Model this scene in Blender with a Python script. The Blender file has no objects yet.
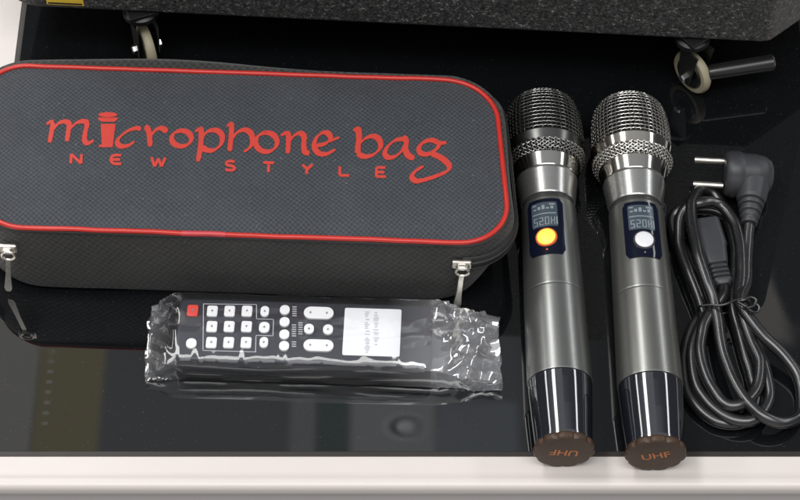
import bpy, bmesh, math, random
from mathutils import Vector, Matrix, noise
random.seed(7)
S = 0.01                      # all modelling below is in centimetres
rad = math.radians
scene = bpy.context.scene
COL = scene.collection

# ------------------------------------------------------------------ camera
F, DIST, DEP = 2300.0, 148.0, rad(54)
CAM = Vector((0, -DIST*math.cos(DEP), DIST*math.sin(DEP)))
FW = Vector((0, math.cos(DEP), -math.sin(DEP))); UPV = Vector((0, math.sin(DEP), math.cos(DEP)))
def P(px, py, z=0.0):
    """point of the photograph -> point of the place at height z (cm)"""
    r = FW + UPV*((250-py)/F) + Vector(((px-400)/F, 0, 0))
    t = (z-CAM.z)/r.z
    return CAM + r*t

cam_d = bpy.data.cameras.new('camera'); cam = bpy.data.objects.new('camera', cam_d); COL.objects.link(cam)
cam.location = CAM*S; cam.rotation_euler = (math.pi/2-DEP, 0, 0)
cam_d.sensor_width = 36; cam_d.lens = F/800*36; cam_d.clip_start = 0.05; cam_d.clip_end = 100
scene.camera = cam
scene.view_settings.view_transform = 'Standard'; scene.view_settings.look = 'None'
scene.view_settings.exposure = 0; scene.view_settings.gamma = 1
try:
    scene.cycles.use_denoising = True
    scene.cycles.max_bounces = 12; scene.cycles.transparent_max_bounces = 24
    scene.cycles.sample_clamp_indirect = 6
except Exception: pass

# ------------------------------------------------------------------ materials
def mat(name, col=(.5,.5,.5), rough=.5, metal=0, ior=1.5, emis=None, es=0, coat=0, sheen=0):
    m = bpy.data.materials.new(name); m.use_nodes = True
    b = m.node_tree.nodes['Principled BSDF']
    b.inputs['Base Color'].default_value = (*col, 1)
    b.inputs['Roughness'].default_value = rough; b.inputs['Metallic'].default_value = metal
    b.inputs['IOR'].default_value = ior
    b.inputs['Coat Weight'].default_value = coat; b.inputs['Coat Roughness'].default_value = .08
    b.inputs['Sheen Weight'].default_value = sheen
    if emis: b.inputs['Emission Color'].default_value = (*emis, 1); b.inputs['Emission Strength'].default_value = es
    return m
class NT:
    def __init__(s, tree): s.t = tree
    def n(s, typ, **kw):
        nd = s.t.nodes.new(typ)
        for k, v in kw.items(): setattr(nd, k, v)
        return nd
    def link(s, a, b): s.t.links.new(a, b)
    def m(s, op, a, b=None, c=None):
        nd = s.n('ShaderNodeMath', operation=op)
        for i, v in enumerate((a, b, c)):
            if v is None: continue
            if isinstance(v, (int, float)): nd.inputs[i].default_value = v
            else: s.link(v, nd.inputs[i])
        return nd.outputs[0]
    def mix(s, fac, a, b):
        nd = s.n('ShaderNodeMix', data_type='RGBA')
        for sock, v in ((nd.inputs['Factor'], fac), (nd.inputs[6], a), (nd.inputs[7], b)):
            if isinstance(v, (int, float)): sock.default_value = v
            elif isinstance(v, tuple): sock.default_value = (*v, 1)
            else: s.link(v, sock)
        return nd.outputs[2]
    def ramp(s, v, stops):
        nd = s.n('ShaderNodeValToRGB'); e = nd.color_ramp.elements
        while len(e) < len(stops): e.new(.5)
        for el, (p, c) in zip(e, stops): el.position = p; el.color = (*c, 1)
        s.link(v, nd.inputs[0]); return nd.outputs[0]
    def noise(s, vec, scale, detail=2, rough=.5):
        nd = s.n('ShaderNodeTexNoise'); nd.inputs['Scale'].default_value = scale
        nd.inputs['Detail'].default_value = detail; nd.inputs['Roughness'].default_value = rough
        s.link(vec, nd.inputs['Vector']); return nd.outputs[0]
    def bump(s, h, strength, dist):
        nd = s.n('ShaderNodeBump'); nd.inputs['Strength'].default_value = strength; nd.inputs['Distance'].default_value = dist
        s.link(h, nd.inputs['Height']); return nd.outputs[0]
def nodes(m):
    nt = NT(m.node_tree); b = m.node_tree.nodes['Principled BSDF']
    return nt, b, nt.n('ShaderNodeTexCoord').outputs['Object']

def smudged(name, col, rough, ior=1.5, metal=0, var=.12, scale=40, cv=.0):
    """glossy surface with uneven roughness and a little dust"""
    m = mat(name, col, rough, metal, ior); nt, b, co = nodes(m)
    f = nt.noise(co, scale, 4, .65)
    r = nt.m('ADD', nt.m('MULTIPLY', nt.m('SUBTRACT', f, .5), var*2), rough)
    nt.link(nt.m('MAXIMUM', r, .01), b.inputs['Roughness'])
    if cv:
        g = nt.noise(co, scale*.6, 5, .7)
        lo = tuple(c*(1-cv) for c in col); hi = tuple(c*(1+cv) for c in col)
        nt.link(nt.mix(g, lo, hi), b.inputs['Base Color'])
    return m

def fabric(name, dark, light, period, bumpk=.6, side=False):
    m = mat(name, dark, .62, 0, 1.45, sheen=.15); nt, b, co = nodes(m)
    sp = nt.n('ShaderNodeSeparateXYZ'); nt.link(co, sp.inputs[0])
    k = 2*math.pi/(period*S)
    x = sp.outputs[0]; y = nt.m('ADD', sp.outputs[1], nt.m('MULTIPLY', sp.outputs[2], .93 if side else .0))
    wob = nt.m('MULTIPLY', nt.m('SUBTRACT', nt.noise(co, 30, 2), .5), period*S*1.4)
    a = nt.m('SINE', nt.m('MULTIPLY', nt.m('ADD', nt.m('ADD', x, nt.m('MULTIPLY', y, .12)), wob), k*.72))
    c = nt.m('SINE', nt.m('MULTIPLY', nt.m('ADD', nt.m('SUBTRACT', y, nt.m('MULTIPLY', x, .1)), wob), k*.72))
    w = nt.m('MULTIPLY', a, c)
    grain = nt.noise(co, 1400, 2)
    patch = nt.noise(co, 26, 4, .65); lint = nt.m('MULTIPLY', nt.m('GREATER_THAN', nt.noise(co, 380, 2, .5), .735), .55)
    h = nt.m('ADD', nt.m('ADD', nt.m('MULTIPLY', w, .3), .35), nt.m('MULTIPLY', nt.m('SUBTRACT', grain, .5), .8))
    h2 = nt.m('ADD', h, nt.m('MULTIPLY', nt.m('SUBTRACT', patch, .5), .5))
    nt.link(nt.mix(lint, nt.mix(h2, dark, light), (.16,.165,.17)), b.inputs['Base Color'])
    nt.link(nt.bump(h, bumpk, .0006), b.inputs['Normal'])
    return m

M = {}
M['glass'] = mat('black_glass', (.004,.0045,.005), .02, 0, 1.62)
nt, b, co = nodes(M['glass'])
sm = nt.noise(co, 9, 5, .62); spk = nt.noise(co, 900, 2, .5)
dust = nt.m('GREATER_THAN', spk, .715)
nt.link(nt.m('ADD', nt.m('MULTIPLY', nt.m('MAXIMUM', nt.m('SUBTRACT', sm, .5), 0), .3), .006), b.inputs['Roughness'])
nt.link(nt.mix(nt.m('MULTIPLY', dust, .22), nt.mix(sm, (.003,.0034,.004), (.006,.0065,.0072)), (.25,.25,.25)), b.inputs['Base Color'])
M['white'] = smudged('white_lacquer', (.60,.553,.522), .34, var=.1, scale=22, cv=.035)
M['panel'] = smudged('grey_front', (.50,.47,.46), .4, var=.1, scale=18, cv=.06)
M['gasket'] = smudged('gasket_rubber', (.018,.014,.011), .45)
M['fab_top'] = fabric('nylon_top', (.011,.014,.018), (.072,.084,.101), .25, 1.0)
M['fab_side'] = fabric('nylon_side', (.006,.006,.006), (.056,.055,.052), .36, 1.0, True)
M['tape'] = smudged('zip_tape', (.035,.036,.038), .6, cv=.3, scale=300)
M['piping'] = smudged('red_piping', (.50,.026,.018), .3, var=.1, scale=60, cv=.15)
M['join'] = smudged('piping_join_red', (.52,.05,.06), .32, var=.1, scale=60, cv=.2)
M['print'] = smudged('red_print', (.50,.036,.022), .6, var=.1, scale=300, cv=.12)
M['nickel'] = smudged('nickel', (.86,.82,.74), .3, metal=1, scale=200)
# speaker paint
M['speaker'] = mat('textured_paint', (.05,.05,.05), .55); nt, b, co = nodes(M['speaker'])
v1 = nt.noise(co, 760, 2, .55); v2 = nt.noise(co, 330, 2, .5)
hh = nt.m('ADD', nt.m('MULTIPLY', v1, .6), nt.m('MULTIPLY', v2, .4))
nt.link(nt.ramp(hh, [(.36,(.012,.012,.012)), (.50,(.036,.036,.036)), (.60,(.075,.075,.074)), (.68,(.28,.28,.275))]), b.inputs['Base Color'])
nt.link(nt.bump(hh, .9, .0012), b.inputs['Normal'])
M['yellow'] = smudged('yellow_label', (.75,.50,.05), .4)
M['inkblack'] = mat('black_ink', (.015,.015,.015), .5)
M['cream'] = smudged('cream_tyre', (.36,.32,.22), .5, cv=.25)
M['black_plastic'] = smudged('black_plastic', (.014,.014,.014), .28, var=.15)
M['caster_black'] = smudged('caster_black', (.006,.006,.006), .4)
M['chrome'] = smudged('chrome', (.72,.72,.70), .14, metal=1, scale=120)
# microphones
def body_mat(name, col):
    m = mat(name, col, .34, .85, 1.5, coat=.15); nt, b, co = nodes(m)
    g = nt.noise(co, 2200, 2); l = nt.noise(co, 30, 3)
    nt.link(nt.mix(g, tuple(c*.86 for c in col), tuple(c*1.1 for c in col)), b.inputs['Base Color'])
    nt.link(nt.m('ADD', nt.m('MULTIPLY', l, .08), .28), b.inputs['Roughness'])
    nt.link(nt.bump(g, .12, .0002), b.inputs['Normal']); return m
M['gun'] = body_mat('gunmetal_paint', (.243,.249,.238))
M['gun2'] = body_mat('gunmetal_paint_warm', (.250,.252,.236))
M['silver'] = smudged('silver_collar', (.42,.42,.405), .27, metal=.9, scale=25, var=.04)
M['groove'] = mat('dark_groove', (.03,.03,.03), .35)
M['wire'] = smudged('grille_wire', (.24,.238,.225), .2, metal=1, scale=60)
M['wire2'] = smudged('grille_wire_bright', (.55,.54,.51), .17, metal=1, scale=60)
M['foam'] = mat('grille_foam', (.006,.006,.006), .9)
M['band'] = smudged('grille_band_dark', (.12,.12,.115), .28, metal=1, scale=60)
M['band2'] = smudged('grille_band_chrome', (.50,.47,.41), .11, metal=1, scale=60)
M['ring'] = smudged('neck_ring_chrome', (.42,.405,.37), .13, metal=1, scale=60, var=.05)
M['tail'] = smudged('tail_gloss', (.010,.011,.016), .06, ior=2.1, var=.03, scale=30)
M['cap'] = smudged('cap_brown', (.048,.025,.013), .5, cv=.3, scale=150)
M['capink'] = mat('cap_ink', (.50,.16,.045), .5)
M['display'] = smudged('display_black', (.004,.006,.016), .1, var=.05, ior=1.5)
M['lcd'] = mat('lcd', (.045,.062,.08), .25, emis=(.22,.29,.34), es=.03)
M['lcdink'] = mat('lcd_ink', (.19,.22,.24), .4, emis=(.6,.68,.72), es=.04)
M['btn_y'] = mat('button_yellow', (.9,.55,.08), .35, emis=(1.,.47,.04), es=1.0)
M['btn_rim'] = mat('button_rim', (.35,.06,.01), .35, emis=(.8,.12,.01), es=.35)
M['btn_w'] = mat('button_white', (.62,.62,.64), .35, emis=(.9,.9,1.), es=.1)
M['btn_rimw'] = mat('button_rim_dark', (.05,.05,.06), .3)
# remote
M['remote'] = smudged('remote_shell', (.028,.030,.040), .36, cv=.1, scale=70)
M['key'] = smudged('white_key', (.92,.92,.92), .4)
M['red_key'] = smudged('red_key', (.80,.07,.05), .4)
M['key_ink'] = mat('key_ink', (.22,.22,.24), .6)
M['line'] = mat('print_line', (.55,.55,.58), .5)
M['sticker'] = smudged('sticker_paper', (.88,.89,.90), .45, cv=.02)
M['sticker_ink'] = mat('sticker_ink', (.52,.54,.58), .6)
# cable
M['cord'] = smudged('cord_rubber', (.010,.010,.011), .27, ior=1.75, var=.14, scale=120)
M['plug'] = smudged('plug_rubber', (.032,.033,.037), .45, cv=.2, scale=200)
# film
mf = bpy.data.materials.new('clear_film'); mf.use_nodes = True; M['film'] = mf
nt = NT(mf.node_tree); mf.node_tree.nodes.remove(mf.node_tree.nodes['Principled BSDF'])
out = [n for n in mf.node_tree.nodes if n.type == 'OUTPUT_MATERIAL'][0]
tr = nt.n('ShaderNodeBsdfTransparent'); tr.inputs[0].default_value = (.93,.93,.94,1)
gl = nt.n('ShaderNodeBsdfGlossy'); gl.inputs['Roughness'].default_value = .07; gl.inputs[0].default_value = (1,1,1,1)
df = nt.n('ShaderNodeBsdfDiffuse'); df.inputs[0].default_value = (.8,.8,.84,1)
lw = nt.n('ShaderNodeFresnel'); geo = nt.n('ShaderNodeNewGeometry'); nt.link(nt.m('ADD', 1.5, nt.m('MULTIPLY', geo.outputs['Backfacing'], 1/1.5-1.5)), lw.inputs[0])
fx = nt.n('ShaderNodeSeparateXYZ'); nt.link(nt.n('ShaderNodeTexCoord').outputs['Object'], fx.inputs[0])
fe = nt.m('ABSOLUTE', nt.m('ADD', fx.outputs[0], .012))
mrf = nt.n('ShaderNodeMapRange'); mrf.inputs[1].default_value = .066; mrf.inputs[2].default_value = .10; mrf.inputs[3].default_value = .008; mrf.inputs[4].default_value = .10; nt.link(fe, mrf.inputs[0])
mx = nt.n('ShaderNodeMixShader'); nt.link(nt.m('MINIMUM', nt.m('MULTIPLY', lw.outputs[0], nt.m('ADD', 1.35, nt.m('MULTIPLY', mrf.outputs[0], 34))), 1), mx.inputs[0]); nt.link(tr.outputs[0], mx.inputs[1]); nt.link(gl.outputs[0], mx.inputs[2])
mx2 = nt.n('ShaderNodeMixShader'); nt.link(mrf.outputs[0], mx2.inputs[0]); nt.link(mx.outputs[0], mx2.inputs[1]); nt.link(df.outputs[0], mx2.inputs[2])
nt.link(mx2.outputs[0], out.inputs[0])

# ------------------------------------------------------------------ mesh building
class MB:
    def __init__(s): s.v = []; s.f = []; s.flat = set(); s.hard = False
    def add(s, verts, faces, X=None, flat=False):
        o = len(s.v)
        s.v += [tuple((X @ Vector(p)) if X is not None else p) for p in verts]
        for f in faces:
            if flat: s.flat.add(len(s.f))
            s.f.append(tuple(i+o for i in f))
        return s
    def grid(s, rows, X=None, closed=False, flat=False):
        n = len(rows[0]); vs = [p for r in rows for p in r]; fs = []
        for i in range(len(rows)-1):
            for j in range(n if closed else n-1):
                k = (j+1) % n
                fs.append((i*n+j, i*n+k, (i+1)*n+k, (i+1)*n+j))
        return s.add(vs, fs, X, flat)
    def poly(s, pts, X=None): return s.add(pts, [tuple(range(len(pts)))], X, True)
    def lathe(s, prof, n=64, X=None, cap0=False, cap1=False, rf=None, sup=False):
        """profile (position along +Y, radius) turned about the Y axis"""
        if sup:      # support loops keep the smooth shading inside the small rounded steps
            q = [prof[0]]
            for (y0, r0), (y1, r1) in zip(prof, prof[1:]):
                L = math.hypot(y1-y0, r1-r0)
                if L > .25:
                    for t in (.03/L, 1-.03/L): q.append((y0+(y1-y0)*t, r0+(r1-r0)*t))
                q.append((y1, r1))
            prof = q
        rows = []
        for y, r in prof:
            row = []
            for i in range(n):
                a = 2*math.pi*i/n; q = r*(rf(a, y) if rf else 1)
                row.append((q*math.sin(a), y, q*math.cos(a)))
            rows.append(row)
        s.grid(rows, X, True)
        if cap0: s.add(rows[0], [tuple(range(n))], X, True)
        if cap1: s.add(rows[-1], [tuple(reversed(range(n)))], X, True)
        return s
    def tube(s, pts, r, n=10, closed=False, caps=True, X=None):
        pts = [Vector(p) for p in pts]; N = len(pts); rows = []; up = None
        for i, p in enumerate(pts):
            a = pts[(i-1) % N] if (closed or i > 0) else p; c = pts[(i+1) % N] if (closed or i < N-1) else p
            t = (c-a).normalized()
            if up is None:
                up = Vector((0,0,1)) if abs(t.z) < .9 else Vector((1,0,0))
            up = (up - t*up.dot(t)).normalized(); sd = t.cross(up)
            rr = r(i/(N-1)) if callable(r) else r
            rows.append([tuple(p + (sd*math.cos(2*math.pi*k/n) + up*math.sin(2*math.pi*k/n))*rr) for k in range(n)])
        if closed: rows.append(rows[0])
        s.grid(rows, X, True)
        if caps and not closed:
            s.add(rows[0], [tuple(reversed(range(n)))], X, True); s.add(rows[-1], [tuple(range(n))], X, True)
        return s
    def prism(s, outline, z0, z1, bev=.1, X=None, seg=3):
        """closed outline extruded in z with rounded rims (bmesh bevel)"""
        bm = bmesh.new(); vs = [bm.verts.new((x, y, z0)) for x, y in outline]
        f = bm.faces.new(vs)
        if f.normal.z > 0: f.normal_flip()
        r = bmesh.ops.extrude_face_region(bm, geom=[f])
        for g in r['geom']:
            if isinstance(g, bmesh.types.BMVert): g.co.z = z1
        bmesh.ops.recalc_face_normals(bm, faces=bm.faces)
        if bev > 0:
            ed = [e for e in bm.edges if abs(e.verts[0].co.z-e.verts[1].co.z) < 1e-6]
            bmesh.ops.bevel(bm, geom=ed, offset=bev, segments=seg, profile=.5, affect='EDGES', clamp_overlap=True)
        bm.verts.index_update(); s.hard = True
        s.add([tuple(v.co) for v in bm.verts], [tuple(v.index for v in f.verts) for f in bm.faces], X); bm.free(); return s
    def box(s, x0, x1, y0, y1, z0, z1, bev=.1, X=None, seg=2):
        bm = bmesh.new(); bmesh.ops.create_cube(bm, size=1)
        for v in bm.verts:
            v.co = ((x0+x1)/2+v.co.x*(x1-x0), (y0+y1)/2+v.co.y*(y1-y0), (z0+z1)/2+v.co.z*(z1-z0))
        if bev > 0: bmesh.ops.bevel(bm, geom=list(bm.edges), offset=bev, segments=seg, profile=.5, affect='EDGES', clamp_overlap=True)
        bm.verts.index_update(); s.hard = True
        s.add([tuple(v.co) for v in bm.verts], [tuple(v.index for v in f.verts) for f in bm.faces], X); bm.free(); return s
    def build(s, name, material, parent=None, smooth=True, inv=None, angle=40, label=None):
        me = bpy.data.meshes.new(name)
        vs = s.v if inv is None else [tuple(inv @ Vector(p)) for p in s.v]
        me.from_pydata([(x*S, y*S, z*S) for x, y, z in vs], [], s.f); me.validate(); me.update()
        me.materials.append(material)
        o = bpy.data.objects.new(name, me); COL.objects.link(o)
        if smooth:
            for i, p in enumerate(me.polygons): p.use_smooth = True
            me.set_sharp_from_angle(angle=rad(angle))
        if s.hard and smooth:
            wn = o.modifiers.new('normals', 'WEIGHTED_NORMAL'); wn.keep_sharp = True; wn.weight = 100
        if parent is not None: o.parent = parent
        if label: o['label'] = label
        return o
def rrect(x0, x1, y0, y1, r, n=8):
    r = max(.001, min(r, (x1-x0)/2-.001, (y1-y0)/2-.001)); pts = []
    for cx, cy, a0 in ((x1-r, y1-r, 0), (x0+r, y1-r, 90), (x0+r, y0+r, 180), (x1-r, y0+r, 270)):
        for i in range(n+1):
            a = rad(a0+90*i/n); pts.append((cx+r*math.cos(a), cy+r*math.sin(a)))
    return pts
def spline(pts, n=10, closed=False):
    pts = [Vector(p) for p in pts]; N = len(pts); out = []
    for i in range(N if closed else N-1):
        if closed: a, b, c, d = (pts[(i+k) % N] for k in (-1,0,1,2))
        else: a, b, c, d = pts[max(i-1,0)], pts[i], pts[i+1], pts[min(i+2,N-1)]
        for k in range(n):
            t = k/n
            out.append(.5*((2*b)+(c-a)*t+(2*a-5*b+4*c-d)*t*t+(3*b-a-3*c+d)*t**3))
    if not closed: out.append(pts[-1])
    return out
def thing(name, label, cat, loc=(0,0,0), rot=(0,0,0), group=None):
    o = bpy.data.objects.new(name, None); COL.objects.link(o)
    o.empty_display_size = .02
    o.location = Vector(loc)*S; o.rotation_euler = rot
    o['label'] = label; o['category'] = cat
    if group: o['group'] = group
    return o
def frame_of(loc, rz):        # local <- place
    return (Matrix.Translation(Vector(loc)) @ Matrix.Rotation(rz, 4, 'Z')).inverted()

# ------------------------------------------------------------------ table
tb = thing('glass_table', 'low table with glossy black glass top set in a white frame', 'table', (0,0,-6))
inv = frame_of((0,0,-6), 0)
GX0, GX1, GY0, GY1 = -26.0, 27.6, -15.05, 62
MB().box(GX0, GX1, GY0, GY1, -.6, 0, 0).build('glass_top', M['glass'], tb, inv=inv, smooth=False)
g = MB()
g.box(GX0-.35, GX1+.35, GY0-.36, GY0-.004, -.7, .015, .03)
g.box(GX0-.35, GX0-.004, GY0, GY1, -.7, .015, .03); g.box(GX1+.004, GX1+.35, GY0, GY1, -.7, .015, .03)
g.build('gasket', M['gasket'], tb, inv=inv)
# white frame: flat top strip with a raised rounded lip along its front
def strip(prof, x0, x1):
    m_ = MB(); n = len(prof)
    m_.grid([[(x, y, z) for y, z in prof] for x in [x0+(x1-x0)*i/12 for i in range(13)]]); return m_
prof = [(GY0-.37,-.9),(GY0-.37,-.02),(GY0-.42,.05),(-16.5,.05),(-16.75,.07),(-16.95,.16),(-17.15,.22),(-17.4,.2),(-17.6,.08),(-17.68,-.15),(-17.7,-.55),(-17.62,-.72),(-17.5,-.76),(-17.3,-.77)]
fr = strip(prof, -38, 40)
fr.box(-38, GX0-.36, GY0-.36, GY1, -1, .045, .05); fr.box(GX1+.36, 40, GY0-.36, GY1, -1, .045, .05)
fr.build('frame', M['white'], tb, inv=inv)
MB().box(-37.5, 39.5, -17.52, -16.2, -6, -.79, .05).build('front_panel', M['panel'], tb, inv=inv)

# ------------------------------------------------------------------ speaker cabinet
sl = (1.3, 14.2, 0); SROT = rad(-3.7)
sp = thing('speaker_cabinet', 'large black speaker cabinet with speckled paint, rolling on cream casters behind the bag', 'speaker', sl, (0,0,SROT))
sinv = frame_of(sl, SROT)
SZ0, SZ1 = 5.3, 31.0
ol = [(-25.2,30),(-28.2,30)]
for i in range(9):
    a = rad(180+90*i/8); ol.append((-25.4+2.8*math.cos(a), 3.0+2.8*math.sin(a)+.0))
ol = [(27.5,30),(-28.2,30)] + ol[2:] + [(22.6,.2),(23.1,.35),(27.3,4.4),(27.5,4.9)]
cb = MB().prism(ol, SZ0, SZ1, .35, seg=4)
cb.build('cabinet', M['speaker'], sp, angle=50)
# warning label low on the left of the front face
def on_front(px, py, off=0.0):   # point on the cabinet's front plane (local y = .2)
    lo, hi = 0.0, 40.0
    for _ in range(50):
        z = (lo+hi)/2; q = sinv @ P(px, py, z)
        if q.y > .2-off: lo = z
        else: hi = z
    return q
q0 = on_front(47, 4); q1 = on_front(84, 5)
lb = MB().box(q0.x, q1.x, .165, .235, q0.z, q0.z+2.2, .02); lab = lb.build('warning_label', M['yellow'], sp)
lk = MB()
for a in ((q0.x+.1, q1.x-.1, q0.z+.1, q0.z+.24), (q0.x+.25, q1.x-.25, q0.z+1.2, q0.z+1.6)):
    lk.box(a[0], a[1], .145, .166, a[2], a[3], 0)
lk.build('label_print', M['inkblack'], lab)
def caster(px, py, yaw, lever):
    c = sinv @ P(px, py, 0); R = 1.6
    X = Matrix.Translation((c.x, c.y, 0)) @ Matrix.Rotation(yaw, 4, 'Z')     # axle along local X after yaw
    T = X @ Matrix.Translation((0,0,R+.02)) @ Matrix.Rotation(rad(90), 4, 'Z')
    f_ = MB()
    f_.box(-1.0, 1.0, -.6, 1.25, SZ0-.25, SZ0-.004, .06, X)
    f_.lathe([(0,1.2),(.35,1.2),(.5,1.0)], 32, X @ Matrix.Translation((0,.5,SZ0-.82)) @ Matrix.Rotation(rad(90),4,'X'), True, True)
    for sx in (-1, 1):
        f_.prism([(-.5,0),(.5,0),(.75,2.95),(-.95,2.95)], -.06, .06, .03, X @ Matrix.Translation((sx*.72,0,R-.35)) @ Matrix.Rotation(rad(90),4,'X') @ Matrix.Rotation(rad(90),4,'Y'))
    cs = f_.build('caster', M['caster_black'], sp)
    MB().lathe([(-.42,.3),(-.42,1.05),(-.3,1.15),(.3,1.15),(.42,1.05),(.42,.3)], 40, T).build('wheel', M['caster_black'], cs)
    MB().lathe([(-.3,1.1),(-.36,1.3),(-.3,1.5),(-.13,R),(.13,R),(.3,1.5),(.36,1.3),(.3,1.1)], 48, T).build('tyre', M['cream'], cs)
    bt = MB(); 
    for sx in (-1, 1): bt.lathe([(.79,.32),(.98,.32),(1.06,.24),(1.06,.0)] if sx>0 else [(-.79,.32),(-.98,.32),(-1.06,.24),(-1.06,.0)], 6, T)
    bt.build('axle_bolt', M['chrome'], cs)
    if lever:
        a = sinv @ P(706, 73, 2.2); e = sinv @ P(774, 62, 2.3); d = (e-a)
        pts = [a+d*t for t in (0,.03,.1,.3,.6,.9,.97,1)]
        MB().tube(pts, lambda t: .5*(1-.35*abs(2*t-1)**8)+.08*t, 16).build('brake_lever', M['black_plastic'], cs)
caster(149, 62, rad(24), False)
caster(690, 87, rad(42), True)

# ------------------------------------------------------------------ microphone bag
BL = (-10.2, 2.9, 0); BR = rad(-2.5)
bag = thing('microphone_bag', 'black zipped fabric bag with red piping and red printed lettering', 'bag', BL, (0,0,BR))
binv = frame_of(BL, BR)
X0, X1, Y0, Y1, RC = -16.5, 16.6, -6.45, 6.45, 3.2
SH = -.1
def ring(dx0, dx1, dy0, dy1, r, z, n=14):
    pts = rrect(X0-dx0, X1+dx1, Y0-dy0, Y1+dy1, r, n)
    # resample the straight sides so that long faces stay even
    out = []
    N = len(pts)
    for i in range(N):
        a = Vector(pts[i]); b_ = Vector(pts[(i+1) % N]); L = (b_-a).length
        k = 26 if i in (n, 2*n+2+n-2+1) else 1
        out.append(a)
    res = []
    for i in range(N):
        a = Vector(pts[i]); b_ = Vector(pts[(i+1) % N])
        k = 30 if (i % (n+1)) == n else 1
        for j in range(k): res.append(a.lerp(b_, j/k))
    return [(p.x+SH*p.y, p.y, z) for p in res]
def top_z(ins): return 6.5 + .28*(1-math.exp(-max(ins,0)/1.6)) - .10*math.exp(-((ins-.45)/.4)**2)
def wob(p, amp):
    w = noise.noise(Vector((p[0]*.13, p[1]*.16, 3.1)))*amp + noise.noise(Vector((p[0]*.4, p[1]*.4, 7.7)))*amp*.4
    return (p[0], p[1], p[2]+w)
lower = [(-.45,-1.7,-.35,-.45,RC+.4,.0),(-.2,-1.45,-.1,-.22,RC+.5,.1),(.1,-1.15,.05,.15,RC+.6,.4),(.3,-.7,.1,.4,RC+.6,1.4),(.45,-.05,.11,.6,RC+.5,3.0),(.5,.4,.1,.95,RC+.35,3.9),(.5,.6,.1,1.25,RC+.3,4.5),
         (.48,.58,.08,1.3,RC+.3,5.2),(.4,.5,.06,1.15,RC+.2,5.8),(.22,.3,.05,.7,RC+.1,6.25),(.0,.0,.0,.0,RC,6.42)]
rows = []
for L in lower:
    r_ = ring(*L)
    bk = lambda x, y: (.45*math.exp(-((x+5.5)/6.5)**2)-.12) if y > 5.5 else 0
    rows.append([(x+noise.noise(Vector((x*.25,y*.25,L[5]*.5)))*.10, y+bk(x,y)*(1 if 3.5 < L[5] < 6.0 else .4)*(0 if L[5] > 6.3 else 1)+noise.noise(Vector((x*.2+9,y*.25,L[5]*.5)))*.14*(0 if L[5] > 6.1 or L[5] < .2 else 1), z+(.5*bk(x,y) if 3.5 < L[5] < 6.3 else 0)) for x, y, z in r_])
MB().grid(rows, closed=True).add(rows[0], [tuple(reversed(range(len(rows[0]))))]).build('bag_side', M['fab_side'], bag, angle=70)
TOPW = .05
ins_list = [.0,.12,.25,.4,.6,.85,1.2,1.7,2.3,3.0,3.8,4.6,5.4,6.1,6.4497]
rows = [[wob((x,y,z+(.05*noise.noise(Vector((x*1.1,y*1.1,5)))*math.exp(-((ins-.5)/.4)**2))), TOPW if ins > .3 else 0) for x, y, z in ring(-ins,-ins,-ins,-ins,RC-ins,top_z(ins))] for ins in ins_list]
MB().grid(rows, closed=True).build('bag_lid', M['fab_top'], bag, angle=80)
def lid_z(lx, ly):
    xr = lx - SH*ly
    ins = min(xr-X0, X1-xr, ly-Y0, Y1-ly)
    return wob((lx, ly, top_z(ins)), TOPW)[2]
pp = [Vector((x, y+.05*noise.noise(Vector((x*.5,y*.5,4))), 6.5+noise.noise(Vector((x*.3,y*.3,1)))*.07)) for x, y, z in ring(.02,.02,.02,.02,RC,6.5)]
pip = MB().tube(pp, .16, 10, closed=True).build('piping', M['piping'], bag, angle=180)
jn = [p for p in pp if p.y < -6.3 and -2.9 < p.x-.0 < .6]
MB().tube(spline(jn, 4), lambda t: .178, 10).build('piping_join', M['join'], pip, angle=180)
# dark welt just below the piping and the zip running round the back and both ends
wp = [Vector(p) for p in ring(.14,.16,.06,.2,RC+.05,6.24)]
MB().tube(wp, .09, 8, closed=True).build('welt', M['tape'], bag, angle=180)
zr = ring(.52,.61,.13,1.29,RC+.3,4.6)
N_ = len(zr)
keep = [i for i in range(N_) if not (zr[i][1] < -5.6 and -15.6 < zr[i][0] < 14.1)]
start = next(i for i in range(N_) if i in keep and ((i-1) % N_) not in keep)
path = [];  i = start
while i in keep: path.append(zr[i]); i = (i+1) % N_; keep_done = len(path)
zs = set()
zp = MB()
path = [Vector(p) for p in path]
zo = []
for p in path:
    if p.y > 5.5: b_k = .45*math.exp(-((p.x+5.5)/6.5)**2)-.12; p.y += b_k; p.z += .5*b_k
for i, p in enumerate(path):
    t = (path[min(i+1,len(path)-1)]-path[max(i-1,0)]).normalized(); nrm = Vector((t.y,-t.x,0))
    zo.append((p, nrm))
zp.grid([[tuple(p+n_*.0+Vector((0,0,-.55))), tuple(p+n_*.07+Vector((0,0,-.5))), tuple(p+n_*.07+Vector((0,0,.5))), tuple(p+n_*.0+Vector((0,0,.55)))] for p, n_ in zo])
zip_o = zp.build('zip_tape', M['tape'], bag, angle=60)
zt = MB(); acc = 0; last = None
dense = spline([p+n_*.1 for p, n_ in zo], 6)
zt.tube(dense, lambda t: .13+.035*math.sin(t*2400), 8)
zt.tube([p+Vector((0,0,.5)) for p in dense[::3]], .05, 6); zt.tube([p-Vector((0,0,.5)) for p in dense[::3]], .05, 6)
zt.build('zip_teeth', M['inkblack'], zip_o, angle=180)
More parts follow.
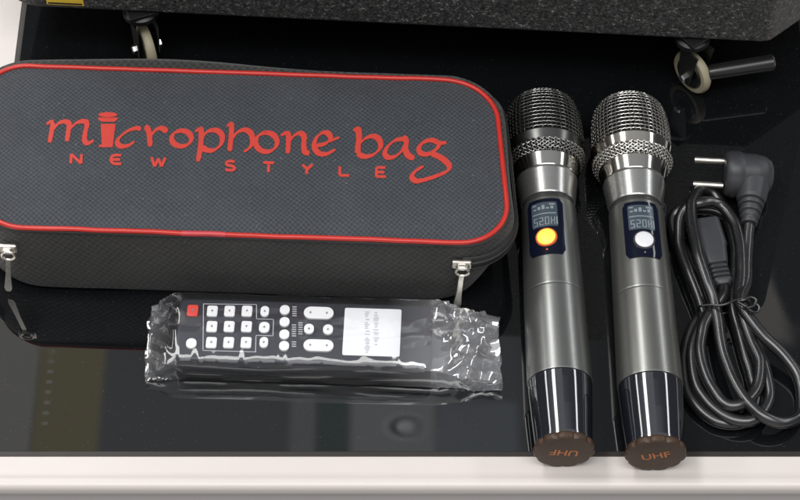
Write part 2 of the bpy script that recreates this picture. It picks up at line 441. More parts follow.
def zip_pull(px, py, tx, ty):
    a = binv @ P(px, py, 4.9)
    a.y = min(a.y, Y0-.2) ; y = Y0-.33
    X = Matrix.Translation((a.x, y, 4.75))
    s_ = MB().box(-.6, .6, -.18, .14, -.36, .36, .12, X); s_.box(-.24, .24, -.38, -.1, -.22, .22, .06, X)
    so = s_.build('zip_slider', M['nickel'], bag)
    e = binv @ P(tx, ty, .45); e.y = y-.25
    top = Vector((a.x+.05, y-.3, 4.5)); d = e-top
    lp = [top + Vector((.40*math.cos(t), -.08, .40*math.sin(t)-.08)) for t in [2*math.pi*i/20 for i in range(20)]]
    t_ = MB().tube(lp, .085, 8, closed=True)
    ax = Vector((d.z, 0, -d.x)).normalized()
    st = top+d*.1
    wv = [(0,.13),(.1,.16),(.5,.17),(.8,.23),(.9,.26),(.97,.2),(1,.1)]
    rowsf = []
    for t, w in wv:
        p = st+(e-st)*t+Vector((0,-.06*math.sin(t*3),0))
        rowsf.append([tuple(p-ax*w+Vector((0,.05,0))), tuple(p-ax*w*.9-Vector((0,.05,0))), tuple(p+ax*w*.9-Vector((0,.05,0))), tuple(p+ax*w+Vector((0,.05,0)))])
    t_.grid(rowsf, closed=True); t_.add(rowsf[-1], [(0,1,2,3)])
    t_.build('pull_tab', M['nickel'], so)
zip_pull(462, 260, 457, 303)
zip_pull(8, 243, 9, 288)

# printed lettering: broad-nib strokes traced on the lid
letters = MB(); zlay = [0]
def lid_pt(px, py, dz):
    p = P(px, py, 6.78); l = binv @ p
    z = lid_z(l.x, l.y); l = binv @ P(px, py, z)
    return (l.x, l.y, lid_z(l.x, l.y)+dz)
def stroke(pts, wmax=5.9, wmin=2.1, nib=-40, n=8, uni=None, ends=True):
    zlay[0] += 1; dz = .035+.0006*(zlay[0] % 40)
    sp_ = spline([(x, y, 0) for x, y in pts], n) if len(pts) > 2 else [Vector((pts[0][0]+(pts[1][0]-pts[0][0])*t/6, pts[0][1]+(pts[1][1]-pts[0][1])*t/6, 0)) for t in range(7)]
    L, R_ = [], []
    for i, p in enumerate(sp_):
        t = (sp_[min(i+1,len(sp_)-1)]-sp_[max(i-1,0)]); 
        if t.length < 1e-6: t = Vector((1,0,0))
        t.normalize()
        w = uni if uni else wmin+(wmax-wmin)*abs(math.sin(math.atan2(t.y, t.x)-rad(nib)))
        w *= 1+.08*noise.noise(Vector((p.x*.35, p.y*.35, 0)))
        m_end = min(i, len(sp_)-1-i)
        if not uni and m_end < 3: w *= .62+.13*m_end
        nx, ny = -t.y*w/2, t.x*w/2
        L.append((p.x+nx, p.y+ny)); R_.append((p.x-nx, p.y-ny))
    letters.grid([[lid_pt(*a, dz), lid_pt(*c, dz)] for a, c in zip(L, R_)])
def blob(pts):
    zlay[0] += 1; dz = .035+.0006*(zlay[0] % 40)
    letters.poly([lid_pt(x, y, dz) for x, y in pts])
K = 1/3.478
def A(*pts): return [(30+x*K, 90+y*K) for x, y in pts]
def B(*pts): return [(240+x*K, 90+y*K) for x, y in pts]
def ell(f, cx, cy, rx, ry, a0=0, a1=360, n=20):
    return f(*[(cx+rx*math.cos(rad(a0+(a1-a0)*i/n)), cy+ry*math.sin(rad(a0+(a1-a0)*i/n))) for i in range(n+1)])
# m
stroke(A((58,121),(70,112),(82,112)), 4.5, 2.5)
stroke(A((80,112),(75,148),(68,184)))
stroke(A((74,146),(98,118),(122,111),(136,120),(133,148),(128,180)))
stroke(A((133,142),(160,117),(184,110),(198,118),(192,150),(190,176),(202,186),(222,176)))
# i, drawn as a little microphone
blob(ell(A, 271, 87, 33, 9))
blob(A((236,97),(306,97),(303,106),(292,112),(250,112),(239,106)))
blob(A((246,119),(298,119),(289,190),(284,197),(242,197),(250,190)))
stroke(A((240,196),(288,196)), uni=2.6)
# c r o p h
stroke(A((386,137),(368,134),(338,145),(311,167),(304,184),(316,197),(342,194),(364,180)), 5.6, 2.1)
stroke(A((399,130),(410,137),(416,165),(418,198)))
stroke(A((417,163),(436,142),(456,134),(478,146)), 6.0, 2.5)
stroke(ell(A, 527, 170, 34, 27, -100, 270), 5.8, 2.4)
stroke(A((574,146),(592,138),(596,160),(592,205),(584,250)), 6.4)
stroke(A((594,172),(618,146),(648,142),(668,160),(664,190),(640,210),(614,210),(596,198)), 6.2)
stroke(A((684,128),(700,122),(700,160),(697,190),(694,214)), 6.2)
stroke(A((698,176),(720,150),(746,140),(768,152),(774,180),(764,202),(744,216)), 6.2)
# o n e
stroke(ell(B, 92, 183, 37, 33, -100, 270), 5.8, 2.4)
stroke(B((142,160),(158,152),(168,158),(168,190),(166,222)))
stroke(B((168,184),(186,162),(206,152),(222,162),(222,195),(226,216),(242,222)), 6.2)
stroke(B((262,196),(296,188),(314,172),(308,154),(288,150),(266,168),(258,196),(272,220),(300,224),(332,208)), 6.0)
stroke(B((312,182),(330,172),(346,166)), 3.2, 2.0)
# b a g
stroke(B((394,142),(410,140),(414,170),(410,200),(410,222)), 7.0)
stroke(B((408,222),(432,233),(464,226),(488,202),(484,174),(462,162),(436,170),(416,188)), 6.2)
stroke(B((572,172),(542,176),(514,198),(504,222),(516,236),(540,232),(564,212),(576,190)), 6.2)
stroke(B((566,164),(578,180),(576,206),(584,228),(606,240)), 6.4)
stroke(B((718,184),(698,186),(676,180)), 4.4, 2.8)
stroke(B((690,184),(664,176),(638,184),(622,204),(630,222),(656,224),(682,208),(692,190),(680,180)), 5.6, 3.0)
stroke(B((664,222),(700,238),(726,262),(722,282),(690,298),(648,312),(614,318),(598,304),(610,284),(638,266)), 6.2, 2.4)
# NEW STYLE
U = 2.8
def tiny(cx, cy, segs, w=11, h=9.4):
    for sg in segs: stroke([(cx+x*w/2, cy+y*h/2) for x, y in sg], uni=U, n=6)
tiny(76.3,159.3, [[(-1,1),(-.9,-1)],[(-.9,-1),(.9,1)],[(.9,1),(.95,-1)]])
tiny(116.3,160, [[(.9,-.9),(-.3,-.9),(-.9,-.4),(-.9,.4),(-.3,.9),(.9,.9)],[(-.8,0),(.7,0)]])
tiny(158.5,162.4, [[(-1.25,-1),(-.7,1)],[(-.7,1),(0,-.7)],[(0,-.7),(.55,1)],[(.55,1),(1.25,-.9)]])
tiny(230.3,166.2, [[(.8,-.75),(.1,-1),(-.7,-.7),(-.5,-.15),(.5,.15),(.8,.65),(.1,1),(-.9,.8)]])
tiny(268.7,167.8, [[(-1,-1),(1,-.95)],[(0,-1),(-.05,1)]])
tiny(307.4,169.6, [[(-.9,-1),(0,0)],[(.95,-1),(0,0),(-.15,1)]])
tiny(344.3,171.4, [[(-.8,-1),(-.85,.9)],[(-.85,.9),(.9,.95)]])
tiny(381,172.4, [[(-.8,-1),(-.85,1)],[(-.8,-1),(.8,-.95)],[(-.8,0),(.6,.05)],[(-.85,.95),(.9,1)]])
letters.build('printed_lettering', M['print'], bag, smooth=False)

# ------------------------------------------------------------------ wireless microphones
def text_mesh(txt, size):
    cu = bpy.data.curves.new('t', 'FONT'); cu.body = txt; cu.size = size; cu.align_x = 'CENTER'; cu.align_y = 'CENTER'; cu.offset = size*.012
    o = bpy.data.objects.new('t', cu); COL.objects.link(o)
    me = bpy.data.meshes.new_from_object(o); vs = [tuple(v.co) for v in me.vertices]; fs = [tuple(p.vertices) for p in me.polygons]
    bpy.data.objects.remove(o); bpy.data.curves.remove(cu); bpy.data.meshes.remove(me); return vs, fs
TIN = []
def microphone(label, loc, rz, roll, gun, wire, band, button, rim, textrot, grp, bright):
    t = thing('wireless_microphone', label, 'microphone', loc, (0,0,rz), grp)
    X = Matrix.Translation((0,0,1.86)) @ Matrix.Rotation(rad(1.75), 4, 'X')     # axis along +Y from tail to head
    Xr = X @ Matrix.Rotation(rad(roll), 4, 'Y')
    # end cap with scalloped rim
    sc = lambda a, y: 1.02-.075*(1-abs(math.cos(a*5.5)))**2
    cp = MB().lathe([(.55,1.60),(.45,1.76),(.3,1.81),(.08,1.81),(0,1.74)], 108, X, False, False, sc)
    n = 108; cp.add([(1.74*sc(2*math.pi*i/n,0)*math.sin(2*math.pi*i/n), 0, 1.74*sc(2*math.pi*i/n,0)*math.cos(2*math.pi*i/n)) for i in range(n)], [tuple(range(n))], X, True)
    co_ = cp.build('end_cap', M['cap'], t)
    vs, fs = text_mesh('UHF', .92)
    Xt = X @ Matrix.Translation((0,-.012,0)) @ Matrix.Rotation(rad(90), 4, 'X') @ Matrix.Rotation(rad(textrot), 4, 'Z')
    MB().add(vs, fs, Xt, True).build('cap_lettering', M['capink'], co_, smooth=False)
    # glossy tail sleeve
    MB().lathe([(.45,1.6),(.45,1.70),(.6,1.74),(2.4,1.86),(4.2,1.955),(4.68,1.97),(4.74,1.95),(4.74,1.8)], 80, X, sup=True).build('tail_sleeve', M['tail'], t)
    # barrel
    MB().lathe([(4.75,1.8),(4.75,1.985),(4.82,2.0),(7.9,1.945),(10.86,1.895),(10.92,1.875),(10.97,1.875),(11.03,1.89),(14.5,1.815),(17.3,1.765),(17.55,1.755),(17.62,1.72),(17.62,1.5)], 96, X, sup=True).build('barrel', gun, t)
    MB().lathe([(17.58,1.5),(17.6,1.66),(17.95,1.66),(18.0,1.5)], 80, X, sup=True).build('groove', M['groove'], t)
    MB().lathe([(17.96,1.5),(17.96,1.72),(18.03,1.76),(19.0,1.89),(19.75,1.995),(19.86,1.98),(19.86,1.7)], 96, X, sup=True).build('collar', M['silver'], t)
    MB().lathe([(19.87,1.7),(19.87,1.97),(19.92,2.01),(20.8,2.23),(20.86,2.21),(20.86,1.9)], 96, X, sup=True).build('neck_ring', M['ring'], t)
    # grille: foam core, woven wire, smooth band
    dome = [(22.45,2.54),(23.3,2.56),(24.2,2.53),(24.9,2.45),(25.45,2.32),(25.85,2.1),(26.15,1.78),(26.34,1.3),(26.43,.75),(26.47,.0)]
    gr = MB().lathe([(20.9,2.0),(21.6,2.42),(22.4,2.44)]+[(a, max(r-.12,0)) for a, r in dome], 48, X).build('grille', M['foam'], t)
    MB().lathe([(21.55,2.3),(21.57,2.47),(21.64,2.51),(22.3,2.655),(22.42,2.62),(22.44,2.3)], 96, X, sup=True).build('grille_band', band, gr)
    w = MB(); dd = spline([(r, a, 0) for a, r in dome], 6)
    # arc-length samples
    cum = [0]
    for i in range(1, len(dd)): cum.append(cum[-1]+(dd[i]-dd[i-1]).length)
    def at(s):
        for i in range(1, len(dd)):
            if cum[i] >= s: 
                k = (s-cum[i-1])/(cum[i]-cum[i-1]); return dd[i-1].lerp(dd[i], k)
        return dd[-1]
    pitch = .29; nr = int(cum[-1]/pitch); NM = 52
    for k in range(nr):
        q = at((k+.5)*pitch); r, a = q.x, q.y
        if r < .2: continue
        ph = k*math.pi
        m = 104
        pts = [((r+.03*math.cos(i*math.pi+ph))*math.sin(2*math.pi*i/m), a, (r+.03*math.cos(i*math.pi+ph))*math.cos(2*math.pi*i/m)) for i in range(m)]
        w.tube(pts, .064, 6, closed=True, X=X)
    for j in range(NM):
        an = 2*math.pi*(j+.25)/NM; pts = []
        smax = cum[-1]*(.97 if j % 4 == 0 else (.86 if j % 2 == 0 else .74))
        kk = int(smax/pitch)
        for k in range(kk*2+1):
            q = at(k*pitch/2); r = q.x - .03*math.cos(k*math.pi/2*2)*(1 if j % 2 else -1)*.9
            pts.append((r*math.sin(an), q.y, r*math.cos(an)))
        w.tube(pts, .045, 5, X=X, caps=False)
    w.build('wire_mesh', wire, gr, angle=180)
    w2 = MB()
    def lowr(u): return 2.2+(.38)*math.sin(u*math.pi/2)
    for sgn in (-1, 1):
        for j in range(44):
            pts = []
            for k in range(7):
                u = k/6; an = 2*math.pi*j/44 + sgn*u*.5; r = lowr(u)+.035*math.cos(k*math.pi+ (0 if sgn > 0 else math.pi))
                pts.append((r*math.sin(an), 20.86+u*.72, r*math.cos(an)))
            w2.tube(spline(pts, 2), .062, 6, X=X, caps=False)
    w2.build('lower_mesh', wire, gr, angle=180)
    # display window following the barrel
    def rb(y): return 1.765+(17.3-y)*.0235
    def patch(x0, x1, y0, y1, off, r=.15, bulge=0.0):
        ptsx = 14; rows = []
        for i in range(13):
            y = y0+(y1-y0)*i/12; e = min(y-y0, y1-y); sh = (r-math.sqrt(max(0, r*r-(r-e)**2))) if e < r else 0
            row = []
            for k in range(ptsx+1):
                x = x0+sh+(x1-x0-2*sh)*k/ptsx; R0 = rb(y); a = x/R0
                fl = bulge*(1-(2*k/ptsx-1)**2)
                row.append(((R0+off+fl)*math.sin(a), y, (R0+off+fl)*math.cos(a)))
            rows.append(row)
        return MB().grid(rows, Xr)
    dp = patch(-1.2, 1.2, 13.05, 17.33, .03, .2)
    do = dp.build('display_window', M['display'], t, angle=80)
    lo = patch(-.86, .80, 15.15, 17.05, .045, .04).build('screen', M['lcd'], do)
    ink = MB()
    def bar(x0, x1, y0, y1): ink.v and None; pm = patch(x0, x1, y0, y1, .056, .001); ink.add(pm.v, pm.f)
    bar(-.78,.72,16.12,16.2)
    for k in range(5): bar(-.7+.27*k, -.52+.27*k, 16.5, 16.62+.1*((k*7) % 3))
    bar(-.75,-.5,16.82,16.92); bar(.3,.66,16.8,16.92)
    for k in range(4):                                    # small segment marks
        x = -.72+.36*k; 
        for s_ in (((0,.26,15.28,15.34),(0,.26,15.82,15.88),(0,.06,15.58,15.86),(.2,.26,15.3,15.58),(0,.26,15.55,15.61)),((0,.26,15.28,15.34),(0,.26,15.82,15.88),(.2,.26,15.58,15.86),(0,.06,15.3,15.58),(0,.26,15.55,15.61)),((0,.26,15.28,15.34),(0,.26,15.82,15.88),(0,.06,15.3,15.86),(.2,.26,15.3,15.86)),((0,.06,15.3,15.86),(0,.26,15.55,15.61),(.2,.26,15.58,15.86),(.2,.26,15.3,15.5)))[k]: bar(x+s_[0], x+s_[1], s_[2], s_[3])
    bar(.72-.02,.78,15.3,15.9)
    ink.build('screen_digits', M['lcdink'], lo, smooth=False)
    Xb = Xr @ Matrix.Translation((.02, 14.32, rb(14.3)-.05)) @ Matrix.Rotation(rad(90), 4, 'X')
    MB().lathe([(.0,.69),(.1,.69),(.14,.66),(.14,.5)], 48, Xb, True).build('button_rim', rim, do)
    MB().lathe([(.02,.58),(.17,.58),(.22,.52),(.25,.3),(.255,0)], 48, Xb).build('button', button, do)
    led = Xr @ Matrix.Translation((.02, 13.4, rb(13.4)+.03)) @ Matrix.Rotation(rad(90), 4, 'X')
    MB().lathe([(0,.07),(.02,.06),(.03,0)], 16, led).build('indicator_light', M['btn_rim'] if bright else M['chrome'], do)
    return t
GRP = 'wireless microphones side by side'
microphone('grey wireless microphone with lit yellow button, next to the bag', (9.78,-16.25,0), rad(1.0), -13, M['gun'], M['wire'], M['band'], M['btn_y'], M['btn_rim'], 172, GRP, True)
microphone('grey wireless microphone with white button and brighter grille, next to the power cord', (15.22,-16.5,0), rad(.5), 3, M['gun2'], M['wire2'], M['band2'], M['btn_w'], M['btn_rimw'], 14, GRP, False)

# ------------------------------------------------------------------ remote control
RL = tuple(P(300, 335, 0)); RL = (RL[0], -7.62, 0); RR = rad(-2.1)
rem = thing('remote_control', 'dark remote control with white keys and one red key, inside a clear plastic sleeve', 'remote', RL, (0,0,RR))
rinv = frame_of(RL, RR)
RZ = 1.9
def rp(px, py, z=RZ): return rinv @ P(px, py, z)
c0 = rp(176, 330); c1 = rp(432, 335); yb = rp(300, 301).y; yf = rp(300, 363).y
ro = rrect(c0.x, c1.x, yf, yb, .55, 6)
MB().prism(ro, .25, RZ, .22, seg=4).build('shell', M['remote'], rem, angle=35)
MB().prism([(x*.985, (y-(yf+yb)/2)*.93+(yf+yb)/2) for x, y in ro], .06, .26, .08).build('battery_cover', M['black_plastic'], rem)
def key(cx, cy, w, h, r, m='key', name='key', marks=True):
    p = rp(cx, cy, RZ+.1); kx = w*.93/16.05; ky = h*.93/(16.05*.82)
    o = MB().prism(rrect(p.x-kx/2, p.x+kx/2, p.y-ky/2, p.y+ky/2, r, 5), RZ-.05, RZ+.15, .06).build(name, M[m], rem)
    if marks:
        q = MB()
        for i in range(marks if isinstance(marks, int) and marks > 1 else 1):
            dx = 0 if marks is True or marks == 1 else (i-.5)*kx*.55
            q.box(p.x+dx-.07, p.x+dx+.07, p.y-.03, p.y+.03, RZ+.151, RZ+.158, 0); q.box(p.x+dx-.025, p.x+dx+.025, p.y-.09, p.y+.09, RZ+.152, RZ+.160, 0)
        q.build('key_mark', M['key_ink'], o, smooth=False)
key(192.6, 310.5, 12, 12, .14, 'red_key', 'power_key')
for cx in (212.3, 229.6, 247):
    for cy in (311, 326.5, 342.5): key(cx+(cy-311)*-.03, cy, 11.5, 11.5, .14)
for cy, w, h in ((311.5,9,11), (327.3,11.5,11.5), (342.5,9,11)): key(264.8-(cy-311)*.03, cy, w, h, .3)
key(191.3, 343.5, 11, 10.5, .33, marks=False)
for cy in (310, 322, 334.5, 346): key(284.8-(cy-310)*.02, cy, 10.6, 10, .32, marks=False)
key(318.7, 313, 32, 12.5, .45, marks=2); key(318.5, 345.5, 32, 12, .45, marks=2)
key(309, 329, 10.6, 10.4, .33); key(328, 329.6, 10.6, 10.4, .33)
ln = MB()
def pline(pts, w=.045, z=RZ+.012):
    pts = [rp(x, y) for x, y in pts]
    for a, c in zip(pts, pts[1:]):
        d = (c-a); d.z = 0; nrm = Vector((-d.y, d.x, 0)).normalized()*w/2; e = d.normalized()*w/2
        ln.poly([(a.x-e.x+nrm.x, a.y-e.y+nrm.y, z), (a.x-e.x-nrm.x, a.y-e.y-nrm.y, z), (c.x+e.x-nrm.x, c.y+e.y-nrm.y, z), (c.x+e.x+nrm.x, c.y+e.y+nrm.y, z)])
pline([(203.5,304),(203,350.5),(256,352)]); pline([(203.5,304),(256,304.6)], z=RZ+.015); pline([(256.5,305),(256.5,319),(273.5,319.5),(273,336),(256,335.5),(255.5,352)], z=RZ+.018)
for x, y0, y1 in ((294.5,307,316),(294,325,338),(300.5,323,334),(294,342,347)):
    yy = y0
    while yy < y1: pline([(x-1.6,yy),(x+1.6,yy+.1)], .07, RZ+.02); yy += 2.2
ln.build('printed_lines', M['line'], rem, smooth=False)
a = rp(345, 308); c = rp(399.5, 357)
st = MB().prism(rrect(a.x, c.x, c.y, a.y, .12, 4), RZ+.004, RZ+.03, 0).build('sticker', M['sticker'], rem)
sk = MB(); random.seed(3)
for cx, yy0, yy1 in ((367,312,353),(376,313,346)):
    y = yy0
    while y < yy1:
        h = random.choice((.7,1.0,1.3)); p = rp(cx+random.choice((-.4,0,.4)), y); w = random.choice((.08,.12,.16))
        sk.box(p.x-w, p.x+w, p.y-h*.035, p.y+h*.035, RZ+.031, RZ+.036, 0); y += h+random.choice((.5,.6,.6,1.9))
sk.build('sticker_print', M['sticker_ink'], st, smooth=False)

# clear sleeve round the remote
def ridge(v):
    return 1-abs(noise.noise(v))*2
film = MB(); NX, NC = 190, 74
xl = rinv @ P(148, 335, .8); xr = rinv @ P(500, 345, .8)
WY0, WY1 = yf-.28, yb+.2
rows = []
for i in range(NX+1):
    x = xl.x+(xr.x-xl.x)*i/NX
    eL = max(0, min(1, (c0.x+.1-x)/(c0.x-xl.x))); eR = max(0, min(1, (x-c1.x+.3)/(xr.x-c1.x)))
    e = max(eL, eR); sm_ = e*e*(3-2*e)
    ht = (RZ+.40)*(1-sm_)+(.75 if eR > 0 else 1.0)*sm_
    y0 = WY0-.15*eR-.1*eL; y1 = WY1-.12*eL+.0*eR
    amp = .055+.42*min(1, e*2.2)
    row = []
    for k in range(NC):
        u = k/NC
        # rounded-rectangle loop: bottom, front, top, back
        per = [(y1,0.02),(y0,0.02),(y0,ht),(y1,ht)]
        W = y1-y0; tot = 2*W+2*ht; d = u*tot
        if d < W: y, z, nrm = y1-d, .02, (0,-1)
        elif d < W+ht: y, z, nrm = y0, d-W, (-1,0)
        elif d < 2*W+ht: y, z, nrm = y0+d-W-ht, ht, (0,1)
        else: y, z, nrm = y1, ht-(d-2*W-ht), (1,0)
        v = Vector((x*.37, y*.42+z*.5, 3+nrm[1]*2)); v2 = Vector((x*.85, y*1.0+z, 8)); v3 = Vector((x*.35, y*1.4, 5))
        dsp = amp*(ridge(v)-.6+.36*(ridge(v2)-.6)+.05*(ridge(v2*2.3)-.6)) + .05*(ridge(v3)-.5)
        if nrm == (0,1) and e == 0:
            ed = min(y-y0, y1-y); dsp = dsp*.6 - .14*max(0, 1-ed/.5)**2
        if nrm[0] == -1: dsp = dsp*e + (1-e)*.07*(ridge(Vector((x*.18, z*1.1, 2)))-.5) + (1-e)*.012*noise.noise(Vector((x*1.2,z*3,4)))
        if nrm == (0,1) and e < .6: dsp -= (1-e)*.5*max(0, 1-(y-y0)/1.9)**2*(1+.7*noise.noise(Vector((x*1.1,2,2))))
        if nrm[1] == -1: dsp = 0 if e < .05 else abs(dsp)*.2*-1
        xx = x + .12*e*noise.noise(Vector((y*1.5, z, x)))+ (.25*noise.noise(Vector((y*.9, z*.8, 1))) if i in (0, NX) else 0)
        y_ = y+nrm[0]*dsp; z_ = max(.015, z+nrm[1]*dsp)
        row.append((xx, y_, z_))
    rows.append(row)
film.grid(rows, closed=True)
SLV = (RL[0], RL[1], 0)
slv = film.build('plastic_sleeve', M['film'], None, angle=24)
slv.location = Vector(RL)*S; slv.rotation_euler = (0,0,RR)
slv['label'] = 'crinkled clear plastic sleeve wrapped around the remote control'; slv['category'] = 'plastic bag'

# ------------------------------------------------------------------ power cord
pc_loc = tuple(P(738, 330, 0))
pc = thing('power_cord', 'coiled black power cord with a two-pin angled plug', 'cord', pc_loc)
pinv = frame_of(pc_loc, 0)
CP = [(751,208,1.5),(749,222,1.3),(747,250,1.0),(746,280,1.1),(741,303,1.55),
 (762,335,1.5),(786,358,1.1),(801,385,.6),(800,414,.45),(784,423,.9),(760,414,1.35),(738,389,1.3),(723,352,1.2),(716,310,1.5),
 (706,280,2.1),(698,254,2.3),(692,223,2.0),(692,203,1.8),(699,191,1.4),(712,193,.9),(725,212,.5),(734,240,.45),(735,270,.45),(732,304,.5),
 (741,338,.45),(749,369,.45),(756,398,.45),(749,418,.5),(731,424,.45),(710,418,.45),(690,396,.45),(684,360,.45),(693,328,.5),(702,311,.55),
 (692,282,.5),(683,259,.45),(675,236,.5),(673,218,.7),(682,210,.95),(697,209,.75),(716,211,.6),(734,222,.5),(742,240,.45),(742,270,.45),(738,303,.75),
 (748,333,.85),(765,370,.85),(769,400,.8),(757,417,.85),(738,421,.85),(716,410,.85),(697,386,.85),(692,350,.85),(703,315,.9),
 (690,275,1.0),(680,245,.9),(682,214,1.3),(700,203,1.7),(722,206,1.2),(738,232,1.2),(742,268,1.3),(740,303,1.3),
 (750,338,1.15),(760,364,1.25),(755,391,1.2),(740,405,1.3),(722,402,1.25),(706,376,1.2),(700,346,1.2),(707,318,1.3),(718,303,1.3),(724,291,1.0),(721,281,.85)]
cpts = [pinv @ P(*q) for q in CP]
cl_ = [p+Vector((noise.noise(p*.9), noise.noise(p*.9+Vector((5,0,0))), .4*noise.noise(p*.8+Vector((0,9,0)))))*.055 for p in spline(cpts, 10)]
MB().tube(cl_, lambda t: .385*(1+.025*noise.noise(Vector((t*70,1,1)))), 12).build('cord', M['cord'], pc, angle=180)
# plug: round two-pin head lying on its rim, cable leaving towards the viewer
fc = pinv @ P(726, 174, 1.6)
T = Matrix.Translation(fc) @ Matrix.Rotation(rad(-3), 4, 'Z') @ Matrix.Rotation(rad(-90), 4, 'Z')   # lathe axis -> +X
pl = MB()
def sq(a, y): return 1+.06*abs(math.cos(2*a))
pl.lathe([(-.1,.0),(-.1,1.28),(.02,1.42),(.3,1.5),(.85,1.5),(1.0,1.42),(1.15,1.38),(1.9,1.36),(2.5,1.22),(2.9,.95),(3.05,.5),(3.08,0)], 56, T, rf=sq)
ex = pinv @ P(750, 214, 1.4)
hub = pinv @ P(753, 180, 1.6)
d = ex-hub
rings = [(0,1.25),(.3,1.2),(.55,1.02)]
seq = []
pts = [hub+d*t for t in [i/40 for i in range(53)]]
def rr_(t):
    if t < .45: return 1.18-.5*t
    k = (t-.45)/.55
    return (.86-.38*k)*(1+.09*(1 if math.sin(k*math.pi*9) > 0 else -1))
pl.tube(pts, rr_, 24)
po = pl.build('plug', M['plug'], pc, angle=50)
for px, py in ((721.5,161), (720,185.5)):
    a = pinv @ P(px, py, 1.6); b_ = pinv @ P(px-28, py-1.5, 1.6)
    dd_ = b_-a
    MB().tube([a-dd_*.1]+[a+dd_*t for t in (0,.3,.6,.9,.96,1.0)], lambda t: .2 if t < .9 else .2*(1-.9*((t-.9)/.1)**2), 14).build('pin', M['nickel'], po)
# appliance connector: wedge body, stepped collar and ribbed strain relief
ca = pinv @ P(721, 281, .85); cb_ = pinv @ P(703, 224, .8)
ax = (cb_-ca); Ln = ax.length; ax.normalize(); sd = Vector((ax.y,-ax.x,0)).normalized(); uu = sd.cross(ax).normalized()
if uu.z < 0: uu = -uu
cn = MB()
def section(s, w, h, r=.3):
    return [tuple(ca+ax*s+sd*x+uu*y) for x, y in rrect(-w, w, -h, h, min(w, h)*r, 4)]
secs = [(-.5,.46,.46)]
for k in range(4): secs += [(-.3+k*.34,.66,.6),(-.1+k*.34,.66,.6),(-.09+k*.34,.5,.48),(-.0+k*.34,.5,.48)]
secs += [(1.1,.72,.62),(1.5,.8,.72),(2.4,.95,.74),(2.5,1.02,.76),(Ln-.08,1.02,.76),(Ln,.95,.7)]
rows = [section(*s_, r=.55) for s_ in secs]
cn.grid(rows, closed=True); cn.add(rows[-1], [tuple(range(len(rows[0])))], flat=True); cn.add(rows[0], [tuple(reversed(range(len(rows[0]))))], flat=True)
cno = cn.build('connector', M['plug'], pc, angle=35)
# twist tie holding the coil
tie_loc = tuple(P(725, 308, 0))
tinv = frame_of(tie_loc, 0)
tp = [(697,311,.6),(699,307,1.6),(708,305,2.0),(722,305,2.25),(736,300,2.25),(746,299,2.0),(750,303,1.2),(748,309,.35),(735,312,.1),(715,314,.1),(702,315,.12)]
tt = MB().tube(spline([tinv @ P(*q) for q in tp], 8, closed=True), .09, 8, closed=True)
for q in ([(738,302,2.35),(745,306,2.3),(751,311,2.1),(757,312,1.9),(759,307,2.0),(755,303,2.1)], [(738,301,2.35),(744,300,2.5),(750,297,2.5),(756,300,2.4),(753,306,2.3),(746,308,2.4)]):
    tt.tube(spline([tinv @ P(*z) for z in q], 8), .09, 8)
tie = tt.build('twist_tie', M['cord'], None, angle=180); tie.location = Vector(tie_loc)*S
tie['label'] = 'thin black twist tie binding the coiled power cord'; tie['category'] = 'twist tie'

# ------------------------------------------------------------------ light
def area(name, loc, size, power, col=(1,1,1), aim=(0,0,0)):
    l = bpy.data.lights.new(name, 'AREA'); l.shape = 'RECTANGLE'; l.size, l.size_y = size[0]*S, size[1]*S
    l.energy = power; l.color = col
    o = bpy.data.objects.new(name, l); COL.objects.link(o); o.location = Vector(loc)*S
    d = Vector(aim)-Vector(loc); o.rotation_euler = d.to_track_quat('-Z', 'Y').to_euler(); return o
def panel(name, u, v0, v1, hu, H, lum, col=(1,1,1), x=8):
    """flat ceiling panel at height H seen from the table under slope u"""
    w, h = 2*hu*H, (v1-v0)*H; A = w*h*S*S
    l = bpy.data.lights.new(name, 'AREA'); l.shape = 'RECTANGLE'; l.size, l.size_y = w*S, h*S
    l.energy = lum*math.pi*A; l.color = col
    o = bpy.data.objects.new(name, l); COL.objects.link(o); o.location = (x*S+u*H*S, (v0+v1)/2*H*S, H*S)
panel('ceiling_panel', -.47, -.2, 1.5, .11, 380, 9.5, (1,.985,.97))
panel('ceiling_panel', -1.35, -.2, 1.5, .13, 380, 6.5, (1,.985,.96))
panel('ceiling_panel', 1.25, -.2, 1.5, .14, 380, 6.5, (.97,.985,1))
panel('ceiling_panel', .0, -.45, -.2, .5, 380, 7.8, (1,.99,.97))
panel('ceiling_panel', .1, -1.0, -.45, .5, 380, 1.6, (1,.99,.97))

w = bpy.data.worlds.new('World'); scene.world = w; w.use_nodes = True
nt = NT(w.node_tree); bg = w.node_tree.nodes['Background']
tc = nt.n('ShaderNodeTexCoord').outputs['Generated']
sx = nt.n('ShaderNodeSeparateXYZ'); nt.link(tc, sx.inputs[0])
zz = nt.m('MAXIMUM', sx.outputs[2], .04)
u = nt.m('DIVIDE', sx.outputs[0], zz); v = nt.m('DIVIDE', sx.outputs[1], zz)
def inside(val, a, b_, soft=.004):
    mr = nt.n('ShaderNodeMapRange', interpolation_type='SMOOTHSTEP'); mr.inputs[1].default_value = a-soft; mr.inputs[2].default_value = a+soft
    nt.link(val, mr.inputs[0])
    mr2 = nt.n('ShaderNodeMapRange', interpolation_type='SMOOTHSTEP'); mr2.inputs[1].default_value = b_-soft; mr2.inputs[2].default_value = b_+soft
    nt.link(val, mr2.inputs[0])
    return nt.m('MULTIPLY', mr.outputs[0], nt.m('SUBTRACT', 1, mr2.outputs[0]))
base = nt.ramp(sx.outputs[2], [(0,(.02,.02,.022)), (.35,(.05,.05,.052)), (.6,(.22,.23,.24)), (.84,(.50,.52,.55)), (1,(.58,.6,.62))])
front = nt.m('MULTIPLY', nt.m('MAXIMUM', nt.m('MULTIPLY', sx.outputs[1], -1), 0), nt.m('SUBTRACT', 1, nt.m('MAXIMUM', sx.outputs[2], 0)))
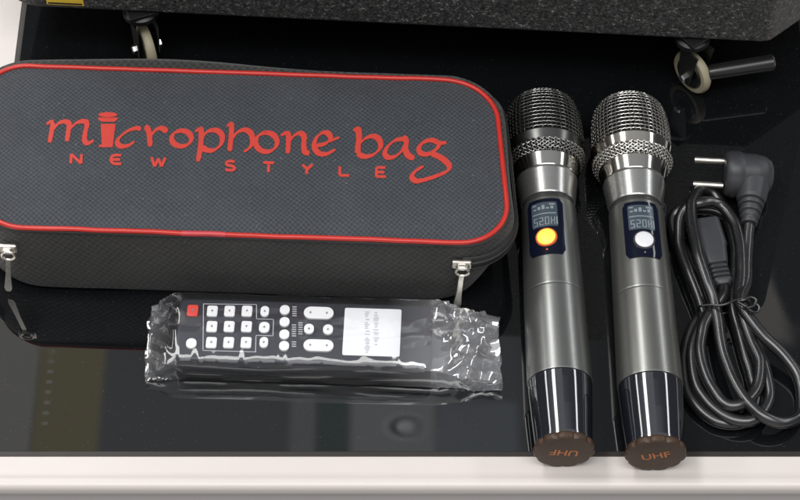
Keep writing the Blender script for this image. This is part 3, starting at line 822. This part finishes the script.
base = nt.mix(front, base, (.6,.58,.565))
mr0 = nt.n('ShaderNodeMapRange', interpolation_type='SMOOTHSTEP'); mr0.inputs[1].default_value = .66; mr0.inputs[2].default_value = .74; nt.link(v, mr0.inputs[0])
mr1 = nt.n('ShaderNodeMapRange', interpolation_type='SMOOTHSTEP'); mr1.inputs[1].default_value = .04; mr1.inputs[2].default_value = .13; nt.link(u, mr1.inputs[0])
base = nt.mix(nt.m('MULTIPLY', nt.m('MAXIMUM', mr0.outputs[0], nt.m('MULTIPLY', mr1.outputs[0], inside(v, .4, 3, .1))), .85), base, (.05,.05,.055))
cl = nt.noise(tc, 7, 3)
base = nt.mix(nt.m('MULTIPLY', cl, .3), base, (.18,.2,.22))
def addp(c, u0, u1, v0, v1, col, soft=.003):
    return nt.mix(nt.m('MULTIPLY', inside(u, u0, u1, soft), inside(v, v0, v1, soft)), c, col)
c = base
c = addp(c, -.26, -.187, .50, .70, (1.05,1.03,.94))          # pale ceiling board
c = addp(c, -.187, -.153, .50, .70, (.86,.75,.46))        # brown timber board
dots = nt.m('GREATER_THAN', nt.m('SINE', nt.m('MULTIPLY', v, 1000)), .5)
c = nt.mix(nt.m('MULTIPLY', nt.m('MULTIPLY', dots, inside(u, -.1825, -.1795, .0008)), inside(v, .615, .665)), c, (1.3,1.25,1.1))
c = addp(c, -.056, -.043, .5, .68, (.75,.78,.8))
c = addp(c, -.042, -.027, .5, .68, (.32,.42,.40))
c = addp(c, -.025, .018, .5, .68, (.95,1.0,1.02))
c = addp(c, .02, .06, .5, .63, (.62,.68,.76))
r2 = nt.m('SQRT', nt.m('ADD', nt.m('POWER', nt.m('SUBTRACT', u, .003), 2), nt.m('POWER', nt.m('MULTIPLY', nt.m('SUBTRACT', v, .6155), 1.4), 2)))
c = nt.mix(inside(r2, -1, .0125, .002), c, (1.15,1.2,1.22)); c = nt.mix(inside(r2, -1, .0085, .002), c, (.4,.41,.43)); c = nt.mix(inside(r2, -1, .0045, .0015), c, (2.2,2.25,2.3))
uu_ = nt.m('ADD', u, nt.m('MULTIPLY', nt.m('SUBTRACT', v, .70), .22))
c = nt.mix(nt.m('MULTIPLY', inside(uu_, .165, .199, .003), inside(v, .667, .76, .006)), c, (.80,.76,.72))
nt.link(c, bg.inputs[0]); bg.inputs[1].default_value = 1.0
